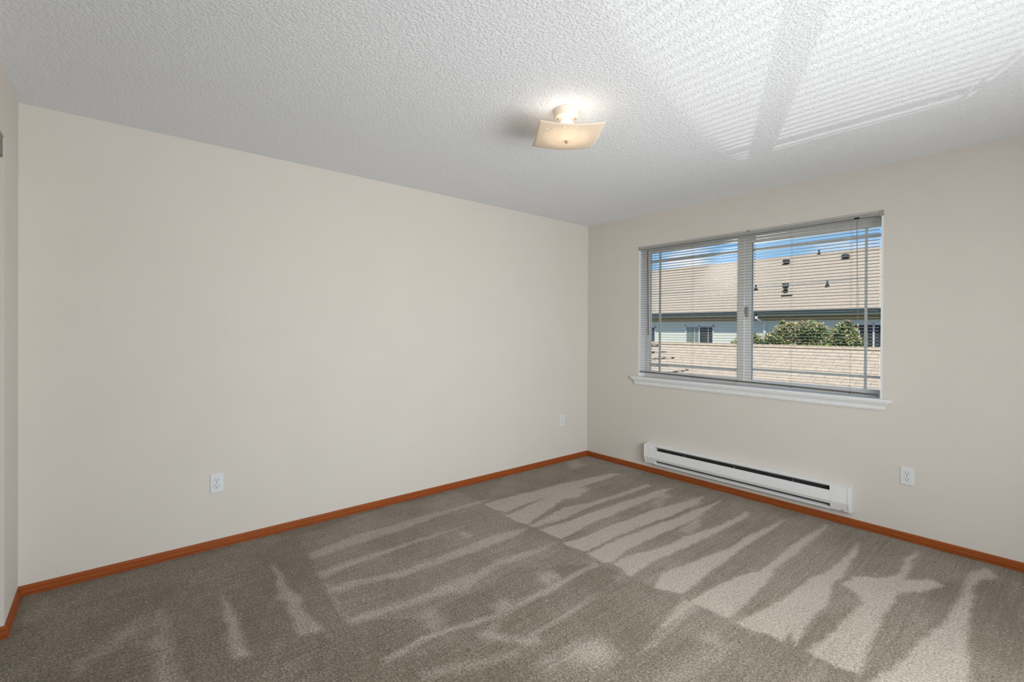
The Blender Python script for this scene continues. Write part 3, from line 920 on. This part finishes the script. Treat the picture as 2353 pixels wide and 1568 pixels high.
# ------------------------------------------------------------------ wall outlets
def receptacle_mb():
    m = MB()
    n = 28
    ring = []
    for i in range(n):
        a = 2 * math.pi * i / n
        x, z = 0.0172 * math.cos(a), 0.0172 * math.sin(a)
        z = max(-0.0143, min(0.0143, z))
        ring.append((x, z))
    vv = [(x, 0.0, z) for x, z in ring] + [(x, -0.0016, z) for x, z in ring] + [(x * 0.94, -0.0022, z * 0.94) for x, z in ring]
    fs = [(i, (i + 1) % n, n + (i + 1) % n, n + i) for i in range(n)] + [(n + i, n + (i + 1) % n, 2 * n + (i + 1) % n, 2 * n + i) for i in range(n)] + [tuple(range(2 * n, 3 * n))]
    return m.add(vv, fs)
def outlet(loc, rz, label):
    t = thing('wall_outlet', loc, label, 'outlet', 'white duplex outlets on the walls', rz=rz)
    m = MB()
    a, b = 0.035, 0.057
    vv = [(-a, 0, -b), (a, 0, -b), (a, 0, b), (-a, 0, b), (-a, -0.002, -b), (a, -0.002, -b), (a, -0.002, b), (-a, -0.002, b)]
    c, d = a - 0.0035, b - 0.0035
    vv += [(-c, -0.0058, -d), (c, -0.0058, -d), (c, -0.0058, d), (-c, -0.0058, d)]
    fs = [(0, 1, 5, 4), (1, 2, 6, 5), (2, 3, 7, 6), (3, 0, 4, 7), (4, 5, 9, 8), (5, 6, 10, 9), (6, 7, 11, 10), (7, 4, 8, 11), (8, 9, 10, 11), (0, 3, 2, 1)]
    m.add(vv, fs).build('cover_plate', M_PLATE, t)
    # dark seam ring behind each receptacle
    for s in (1, -1):
        r = receptacle_mb().build('receptacle', M_PLATE, t, loc=(0, -0.0058, s * 0.0195))
        sm = MB()
        n = 28
        vv = []
        for k in (1.0, 1.045):
            for i in range(n):
                a_ = 2 * math.pi * i / n
                z = max(-0.0143, min(0.0143, 0.0172 * math.sin(a_)))
                vv.append((0.0172 * k * math.cos(a_), -0.0002, z * k))
        sm.add(vv, [(i, (i + 1) % n, n + (i + 1) % n, n + i) for i in range(n)])
        sm.build('seam', M_RAIL, r)
        for (xa, hh) in ((-0.0063, 0.0042), (0.0063, 0.0034)):
            MB().box((xa - 0.0012, -0.0025, 0.0030 - hh), (xa + 0.0012, -0.0015, 0.0030 + hh)).build('slot', M_BLACK, r)
        MB().lathe([(0.0026, 0), (0.0026, 0.001)], (0, 0, 0), 12).build('ground_hole', M_BLACK, r, loc=(0, -0.0015, -0.0070), rot=(math.pi / 2, 0, 0))
    MB().lathe([(0.0030, 0), (0.0026, 0.0012), (0.001, 0.0015)], (0, 0, 0), 12).build('screw', M_RAIL, t, loc=(0, -0.0057, 0), rot=(math.pi / 2, 0, 0))
    return t
outlet((2.6645, 0, 0.4135), 0, 'white outlet on the wall to the right of the heater')
outlet((0, -3.405, 0.3935), math.pi / 2, 'white outlet on the long left wall, nearer the doorway')
outlet((0, -0.385, 0.4165), math.pi / 2, 'white outlet on the long left wall, close to the far corner')

# ------------------------------------------------------------------ ceiling light
LCX, LCY = 1.697, -2.144
lt = thing('ceiling_light', (LCX, LCY, H), 'semi-flush ceiling lamp with a square cream glass shade, switched on', 'lamp')
MB().lathe([(0.0, 0.0), (0.068, 0.0), (0.068, -0.003), (0.063, -0.006), (0.060, -0.034), (0.057, -0.038), (0.0, -0.038)], (0, 0, 0), 40, cap=False).build('canopy', M_CANOPY, lt)
for k, a in enumerate((2.00, 5.10, 3.65)):
    MB().lathe([(0.003, 0), (0.0045, -0.004), (0.0035, -0.008), (0.001, -0.009)], (0, 0, 0), 10).build('canopy_screw', M_BRASS, lt, loc=(0.043 * math.cos(a - 1.2), 0.043 * math.sin(a - 1.2), -0.038))
MB().lathe([(0.004, -0.036), (0.004, -0.152)], (0, 0, 0), 10).build('centre_rod', M_BRASS, lt)
# square bent-glass shade, corners highest
sh_a = 0.158
def shade_z(u, v):
    r2 = (u * u + v * v)
    return -0.152 + 0.030 * min(r2 / (2 * sh_a ** 2), 1) ** 0.9
G = 24
vv, fs = [], []
for s in (0, 1):
    for i in range(G + 1):
        for j in range(G + 1):
            u = (2 * i / G - 1) * sh_a
            v = (2 * j / G - 1) * sh_a
            vv.append((u, v, shade_z(u, v) + s * 0.004))
n1 = (G + 1) ** 2
for i in range(G):
    for j in range(G):
        a, b, c, d = i * (G + 1) + j, (i + 1) * (G + 1) + j, (i + 1) * (G + 1) + j + 1, i * (G + 1) + j + 1
        fs += [(d, c, b, a), (a + n1, b + n1, c + n1, d + n1)]
for k in range(G):
    for (a, b) in ((k, k + 1), (G * (G + 1) + k + 1, G * (G + 1) + k), ((k + 1) * (G + 1), k * (G + 1)), (k * (G + 1) + G, (k + 1) * (G + 1) + G)):
        fs.append((a, b, b + n1, a + n1))
sa = math.radians(53)
sh = MB().add(vv, fs, True).build('glass_shade', M_SHADE, lt, rot=(0, 0, sa))
# etched curls near one edge of the glass
M_ETCH = mat('etched_highlight', (0.92, 0.86, 0.76), 0.3, 0.5, noise=(60, 2), noise_amt=0.02)
def curl(cu, cv, r, a0, a1, grow=0.0):
    pts = []
    for i in range(15):
        a = a0 + (a1 - a0) * i / 14
        q = r * (1 + grow * i / 14)
        u, v = cu + q * math.cos(a), cv + q * math.sin(a)
        pts.append((u, v, shade_z(u, v) - 0.0006))
    return pts
m = MB()
for args in ((-0.030, -0.118, 0.011, 0, 5.6), (0.035, -0.110, 0.012, -1.2, 2.9, 0.6), (0.004, -0.092, 0.006, 0, 3.2), (0.014, -0.092, 0.006, 0, 3.2), (-0.075, -0.120, 0.010, 0, 3.2), (-0.105, -0.118, 0.016, 0.4, 3.0)):
    m.tube(curl(*args), 0.0007, 4)
for k in (-0.045, -0.015, 0.015):
    m.tube([(k, -0.138, shade_z(k, -0.138) - 0.0005), (k + 0.016, -0.138, shade_z(k + 0.016, -0.138) - 0.0005)], 0.0008, 4)
m.build('etched_motif', M_ETCH, sh)
MB().lathe([(0.0, 0.0), (0.0085, 0.0), (0.0085, -0.002), (0.0055, -0.006), (0.0062, -0.008), (0.0045, -0.012), (0.0, -0.0135)], (0, 0, -0.1525), 18, cap=False).build('finial', M_BRASS, lt)
M_BULB = mat('lit_bulb', (1, 0.97, 0.9), 0.4, 0.2, noise=(10, 2), noise_amt=0.01, emit=((1.0, 0.95, 0.86), 3.0))
bo = (0.022, -0.022)
MB().lathe([(0.013, 0.0), (0.013, -0.016), (0.020, -0.022), (0.031, -0.036), (0.035, -0.050), (0.031, -0.066), (0.016, -0.077), (0.0, -0.080)], (bo[0], bo[1], -0.036), 24, cap=False).build('bulb', M_BULB, lt)
def child_lamp(name, kind, loc, power, **kw):
    o = lamp(name, kind, (0, 0, 0), power, **kw)
    o.parent = lt
    o.location = loc
    return o
child_lamp('bulb_light', 'POINT', (bo[0], bo[1], -0.121), BULB_W, shadow_soft_size=0.02, color=(1.0, 0.985, 0.96))
child_lamp('downlight', 'AREA', (bo[0] * 0.6, bo[1] * 0.6, -0.1185), DOWN_W, shape='DISK', size=0.22, color=(1.0, 0.985, 0.96))

# ------------------------------------------------------------------ outside
SH1 = shingle_mat('near_shingles', 0.19, 0.125, (0.62, 0.49, 0.35), (0.56, 0.45, 0.33), (0.28, 0.21, 0.15), 0.0035)
SH2 = shingle_mat('far_shingles', 0.34, 0.15, (0.57, 0.455, 0.33), (0.51, 0.41, 0.30), (0.34, 0.27, 0.20), 0.009)
M_SIDE = siding_mat()
M_GUT = mat('dark_green_gutter', (0.035, 0.065, 0.07), 0.5, 0.5, noise=(3, 2), noise_amt=0.1)
M_FASC = mat('pale_green_fascia', (0.42, 0.46, 0.34), 0.6, 0.3, noise=(3, 2), noise_amt=0.05)
M_SOFF = mat('brown_frieze_board', (0.34, 0.26, 0.12), 0.7, 0.3, noise=(2, 2), noise_amt=0.1)
M_VENT = mat('black_vent_metal', (0.02, 0.024, 0.026), 0.5, 0.4, noise=(3, 2), noise_amt=0.1)
M_ROOM = mat('dark_interior', (0.05, 0.06, 0.055), 0.9, 0.1, noise=(2, 3), noise_amt=0.4)
M_CURT = mat('sage_curtain', (0.24, 0.29, 0.24), 0.9, 0.1, noise=(6, 2), noise_amt=0.2)
M_POST = mat('post_paint', (0.55, 0.55, 0.50), 0.6, 0.3, noise=(3, 2), noise_amt=0.05)
M_GROUND = mat('asphalt_ground', (0.22, 0.21, 0.20), 0.95, 0.1, noise=(1.5, 5), noise_amt=0.15)
gr = MB().box((-60, WT + 0.02, -2.9), (30, 60, -2.8)).build('ground', M_GROUND)
tag(gr, 'grey paved yard below the window', 'ground', kind='structure')

# low roof close to the window
s1 = 0.51
ca = thing('garage', (-1.5, 5.4, -2.8), 'low building with a tan shingled roof just outside the window, below eye level', 'garage')
def ep(mb, name, m, root, parent=None, **kw):
    o = mb.build(name, m, **kw)
    o.data.transform(Matrix.Translation(-Vector(root.location)))
    o.parent = parent or root
    return o
def roof_slab(root, x0, x1, y_lo, z_lo, y_hi, z_hi, th, m, name='roof'):
    """a slab whose own XY plane is the slope, so the shingle courses follow it"""
    L = math.hypot(y_hi - y_lo, z_hi - z_lo)
    o = MB().box((x0, 0, -th), (x1, L, 0)).build(name, m)
    o.parent = root
    o.rotation_euler = (math.atan2(z_hi - z_lo, y_hi - y_lo), 0, 0)
    o.location = Vector((0, y_lo, z_lo)) - Vector(root.location)
    return o
NR_Y, NR_Z = 6.0, 1.035
roof_slab(ca, -9.0, 6.0, 4.62, NR_Z - s1 * (NR_Y - 4.62), NR_Y, NR_Z, 0.05, SH1)
roof_slab(ca, -9.0, 6.0, 7.4, NR_Z - s1 * 1.4, NR_Y, NR_Z, 0.05, SH1, 'roof')
ep(MB().box((-9.0, NR_Y - 0.05, NR_Z - 0.01), (6.0, NR_Y + 0.05, NR_Z + 0.003)), 'ridge_cap', SH1, ca)
for xx in (-8.5, 5.5):
    for yy in (4.9, 7.1):
        ep(MB().box((xx, yy, -2.8), (xx + 0.14, yy + 0.14, NR_Z - s1 * abs(NR_Y - yy - 0.07) - 0.1)), 'post', M_POST, ca)

# apartment building across the yard
FB = 24.0
EY, EZ = 23.4, 2.43
s2 = (6.25 - 2.42) / 7.6
ab = thing('apartment_building', (-8, FB + 4, -2.8), 'apartment building with pale green siding and a long tan shingled roof', 'building')
ep(MB().box((-34, FB, -2.8), (14, FB + 14, EZ - 0.02)), 'wall', M_SIDE, ab)
roof_slab(ab, -35, 15, EY, EZ, EY + 7.6, EZ + s2 * 7.6, 0.12, SH2)
roof_slab(ab, -35, 15, EY + 15.2, EZ, EY + 7.6, EZ + s2 * 7.6, 0.12, SH2)
ep(MB().box((-35, EY + 7.5, EZ + s2 * 7.6 - 0.08), (15, EY + 7.7, EZ + s2 * 7.6 + 0.02)), 'ridge_cap', SH2, ab)
ep(MB().prism_x([(EY - 0.12, EZ + 0.01), (EY, EZ + 0.01), (EY, EZ - 0.16), (EY - 0.07, EZ - 0.16), (EY - 0.11, EZ - 0.08)], -35, 15), 'gutter', M_GUT, ab)
ep(MB().box((-35, EY, EZ - 0.24), (15, EY + 0.04, EZ - 0.03)), 'fascia', M_FASC, ab)
ep(MB().box((-35, EY + 0.02, EZ - 0.26), (15, FB, EZ - 0.22)), 'soffit', M_FASC, ab)
ep(MB().box((-34, FB - 0.03, EZ - 0.50), (14, FB, EZ - 0.27)), 'frieze_board', M_SOFF, ab)
ep(MB().box((-7.86, FB - 0.10, -2.8), (-7.74, FB - 0.01, EZ - 0.5)).box((-8.1, EY, EZ - 0.42), (-7.98, EY + 0.12, EZ - 0.1)).tube([(-8.04, EY + 0.06, EZ - 0.40), (-7.8, FB - 0.06, EZ - 0.62)], 0.05, 8), 'downspout', M_TRIMW, ab)
def far_window(x0, x1, z0, z1, curtain):
    t = 0.07
    y = FB
    m = MB()
    m.box((x0, y - 0.05, z0), (x1, y - 0.005, z0 + t)); m.box((x0, y - 0.05, z1 - t), (x1, y - 0.005, z1))
    m.box((x0, y - 0.05, z0), (x0 + t, y - 0.005, z1)); m.box((x1 - t, y - 0.05, z0), (x1, y - 0.005, z1))
    xm = (x0 + x1) / 2
    m.box((xm - 0.035, y - 0.05, z0), (xm + 0.035, y - 0.005, z1))
    f = ep(m, 'window', M_TRIMW, ab)
    ep(MB().box((x0 + t, y - 0.02, z0 + t), (xm, y - 0.012, z1 - t)), 'pane', curtain, ab, f)
    ep(MB().box((xm, y - 0.022, z0 + t), (x1 - t, y - 0.012, z1 - t)), 'pane', M_ROOM, ab, f)
    for xb in (xm + 0.55, x0 + 0.60):
        ep(MB().box((xb, y - 0.03, z0 + t), (xb + 0.03, y - 0.022, z1 - t)), 'window_bar', M_TRIMW, ab, f)
far_window(-12.56, -10.72, 0.47, 1.68, M_CURT)
far_window(-3.75, -2.0, 0.52, 1.74, M_ROOM)
far_window(-16.6, -14.72, 0.47, 1.62, M_CURT)
def pipe_vent(x, y, h, r):
    z = EZ + s2 * (y - EY)
    ep(MB().lathe([(r, -0.1), (r, h), (r * 0.4, h + 0.02)], (x, y, z), 12), 'roof_vent', M_VENT, ab)
def pipe_flash(x, y, r):
    pass
for (x, y, h, r) in ((-9.21, 26.16, 0.34, 0.055), (-5.43, 26.08, 0.34, 0.055), (-7.36, 31.05, 0.34, 0.05)):
    z = EZ + s2 * (y - EY)
    ep(MB().lathe([(r, -0.1), (r, h), (r * 0.4, h + 0.02)], (x, y, z), 12).lathe([(r * 2.4, 0.02), (r * 1.1, 0.14)], (x, y, z), 12), 'roof_vent', M_VENT, ab)
x, y = -7.35, 25.6
z = EZ + s2 * (y - EY)
ep(MB().lathe([(0.11, 0.0), (0.11, 0.28), (0.17, 0.30), (0.17, 0.52), (0.06, 0.58)], (x, y, z), 14).box((x - 0.05, y - 0.5, z - 0.25), (x + 0.5, y - 0.1, z - 0.16)), 'roof_vent', M_VENT, ab)
for x, y in ((-8.9, 29.95), (-5.6, 29.85)):
    z = EZ + s2 * (y - EY)
    ep(MB().lathe([(0.16, -0.05), (0.17, 0.12), (0.24, 0.13), (0.20, 0.27), (0.05, 0.32)], (x, y, z), 14), 'roof_vent', M_VENT, ab)

# service cable crossing in front of the far roof
pts = [(-9.5 + 12.5 * i / 12, 15.0, 2.98 + 0.30 * i / 12 - 0.10 * math.sin(math.pi * i / 12)) for i in range(13)]
cb = MB().tube(pts, 0.011, 6).build('utility_cable', mat('grey_cable', (0.42, 0.42, 0.42), 0.4, 0.5, noise=(2, 2), noise_amt=0.5))
tag(cb, 'thin utility cable strung in front of the far shingled roof', 'cable')
M_POLE = mat('weathered_pole', (0.18, 0.14, 0.10), 0.9, 0.1, noise=(3, 2), noise_amt=0.2)
for px_ in (-9.5, 3.0):
    pl = MB().tube([(px_, 15.14, -2.8), (px_, 15.14, 3.6)], 0.1, 10).build('utility_pole', M_POLE)
    tag(pl, 'wooden pole holding the %s end of the utility cable' % ('left' if px_ < 0 else 'right'), 'pole')

# shrubby trees between the two roofs
def leaf_mat():
    m = bpy.data.materials.new('photinia_leaf')
    m.use_nodes = True
    n = m.node_tree
    b = n.nodes['Principled BSDF']
    b.inputs['Roughness'].default_value = 0.45
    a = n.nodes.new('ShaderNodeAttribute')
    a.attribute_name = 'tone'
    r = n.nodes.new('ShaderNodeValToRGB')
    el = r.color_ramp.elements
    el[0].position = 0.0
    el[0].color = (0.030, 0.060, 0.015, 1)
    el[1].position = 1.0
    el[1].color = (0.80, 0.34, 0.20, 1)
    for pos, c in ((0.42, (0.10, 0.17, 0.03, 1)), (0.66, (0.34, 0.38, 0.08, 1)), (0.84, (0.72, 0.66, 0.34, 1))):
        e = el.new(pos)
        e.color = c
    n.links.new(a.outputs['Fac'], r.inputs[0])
    n.links.new(r.outputs[0], b.inputs['Base Color'])
    return m
M_LEAF = leaf_mat()
M_BARK = mat('bark', (0.10, 0.07, 0.05), 0.9, 0.1, noise=(5, 3), noise_amt=0.3)
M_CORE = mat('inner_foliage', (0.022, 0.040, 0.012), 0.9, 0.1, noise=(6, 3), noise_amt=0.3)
def bush(label, blobs, n_leaf, seed, TY_=20.0):
    """blobs: (x, y, z, rx, rz) leafy masses; trunk goes down to the ground"""
    rg = random.Random(seed)
    k_ = (TY_ + 3.905) / 23.905                # same line of sight, other distance
    blobs = [(3.357 + (b[0] - 3.357) * k_, TY_ + (b[1] - 20) * k_, 1.334 + (b[2] - 1.334) * k_, b[3] * k_, b[4] * k_) for b in blobs]
    bx = sum(b[0] for b in blobs) / len(blobs)
    by = blobs[0][1]
    t = thing('photinia_tree', (bx, by, -2.8), label, 'tree', 'shrubby trees between the roofs')
    m = MB()
    tones = []
    tot = sum(b[3] * b[4] for b in blobs)
    for (x, y, z, rx, rz) in blobs:
        for _ in range(int(n_leaf * rx * rz / tot)):
            while True:
                d = Vector((rg.uniform(-1, 1), rg.uniform(-1, 1), rg.uniform(-1, 1)))
                if 0.3 < d.length < 1:
                    break
            k = rg.uniform(0.72, 1.06)
            d = d.normalized() * k
            p = Vector((x + d.x * rx, y + d.y * rx * 0.9, z + d.z * rz))
            nrm = (Vector((rg.gauss(0, 0.6), rg.gauss(0, 0.6) - 0.2, rg.gauss(0.6, 0.5)))).normalized()
            a = nrm.orthogonal().normalized()
            a.rotate(Matrix.Rotation(rg.uniform(0, 6.28), 3, nrm))
            b = nrm.cross(a)
            L, W_ = rg.uniform(0.045, 0.085), rg.uniform(0.022, 0.036)
            m.add([p - a * L, p - b * W_ - nrm * 0.01, p + a * L, p + b * W_ - nrm * 0.01], [(0, 1, 2), (0, 2, 3)])
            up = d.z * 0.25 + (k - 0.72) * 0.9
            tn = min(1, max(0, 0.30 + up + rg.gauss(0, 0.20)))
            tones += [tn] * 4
    me = bpy.data.meshes.new('foliage')
    me.from_pydata([tuple(Vector(v) - t.location) for v in m.v], [], m.f)
    at = me.attributes.new('tone', 'FLOAT', 'POINT')
    at.data.foreach_set('value', tones)
    me.materials.append(M_LEAF)
    o = bpy.data.objects.new('foliage', me)
    COL.objects.link(o)
    o.parent = t
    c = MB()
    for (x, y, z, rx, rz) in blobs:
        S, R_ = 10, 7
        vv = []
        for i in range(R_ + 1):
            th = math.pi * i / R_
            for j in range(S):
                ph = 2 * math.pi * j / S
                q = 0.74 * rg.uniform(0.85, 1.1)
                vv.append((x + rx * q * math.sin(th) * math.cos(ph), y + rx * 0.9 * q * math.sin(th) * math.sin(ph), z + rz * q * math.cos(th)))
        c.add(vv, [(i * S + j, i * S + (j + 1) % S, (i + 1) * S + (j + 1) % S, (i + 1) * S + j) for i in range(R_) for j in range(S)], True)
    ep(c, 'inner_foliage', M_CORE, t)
    tr = MB()
    for (x, y, z, rx, rz) in blobs:
        tr.tube([(bx + (x - bx) * 0.15, by, -2.8), (bx + (x - bx) * 0.5, by, -1.2), (x, y, z)], [0.09, 0.06, 0.03], 8)
    ep(tr, 'trunk', M_BARK, t)
TY = 20.0
bush('tall shrubby tree with yellow-green and reddish leaves in the middle of the right window pane',
     [(-4.35, TY, 1.15, 0.85, 0.68), (-5.15, TY, 1.05, 0.80, 0.72), (-4.95, TY, 1.45, 0.55, 0.34), (-4.1, TY, 1.40, 0.45, 0.32), (-5.55, TY - 0.2, 0.85, 0.7, 0.5),
      (-4.8, TY, 0.2, 1.3, 0.9), (-3.9, TY, 0.55, 0.6, 0.5), (-5.42, TY, 1.72, 0.12, 0.16)], 9000, 1)
bush('shrubby tree with reddish tips next to the white framed far window',
     [(-2.95, TY - 0.3, 1.05, 0.55, 0.62), (-2.85, TY - 0.3, 1.55, 0.28, 0.28), (-2.55, TY - 0.4, 0.75, 0.45, 0.42), (-3.3, TY - 0.3, 0.55, 0.6, 0.6), (-2.9, TY - 0.3, 0.0, 0.9, 0.8)], 4500, 2, 17.4)
bush('low shrubby tree beside the centre bar of the window',
     [(-6.75, TY - 0.2, 0.85, 0.5, 0.5), (-6.3, TY - 0.2, 0.65, 0.55, 0.36), (-7.1, TY - 0.2, 0.6, 0.6, 0.5), (-6.6, TY - 0.2, -0.1, 0.9, 0.7)], 3800, 3, 22.4)

# sparse dark branches in front of the low roof, lower left of the window
def wpt(px_, py_, y):
    return None
sb = thing('bare_shrub', (-2.2, 4.0, -2.8), 'sparse dark-leaved branches in front of the low roof at the lower left of the window', 'shrub')
rg = random.Random(5)
br_pts = [(BR, t) for BR, t in ()]
m, lf = MB(), MB()
for (a, b, dark) in BRANCHES:
    A, B = Vector(a), Vector(b)
    mid = (A + B) / 2 + Vector((0, 0, -0.010))
    m.tube([A, mid, B], [0.006, 0.005, 0.003], 5)
    for q0, q1 in dark:
        for _ in range(45):
            q = rg.uniform(q0, q1)
            p = A.lerp(B, q) + Vector((rg.gauss(0, 0.010), rg.gauss(0, 0.012), rg.gauss(0, 0.008)))
            d = Vector((rg.gauss(0, 1), rg.gauss(0, 1), rg.gauss(0, 0.4))).normalized() * 0.028
            e = d.cross(Vector((0.1, 0.3, 1))).normalized() * 0.007
            lf.add([p - d, p - e, p + d, p + e], [(0, 1, 2, 3)])
stem = MB()
S0 = Vector((-2.75, 4.05, -2.8))
top = Vector((-2.75, 4.05, 0.95))
stem.tube([S0, (S0 + top) / 2 + Vector((0.03, 0, 0)), top], [0.03, 0.018, 0.006], 7)
for (a, b, dark) in BRANCHES:
    A = Vector(a)
    stem.tube([Vector((-2.75, 4.05, A.z - 0.12)), A], [0.008, 0.006], 5)
ep(stem, 'stem', M_BARK, sb)
ep(m, 'twigs', M_BARK, sb)
ep(lf, 'leaves', mat('dark_leaf', (0.05, 0.055, 0.045), 0.7, 0.3, noise=(20, 2), noise_amt=0.3), sb)
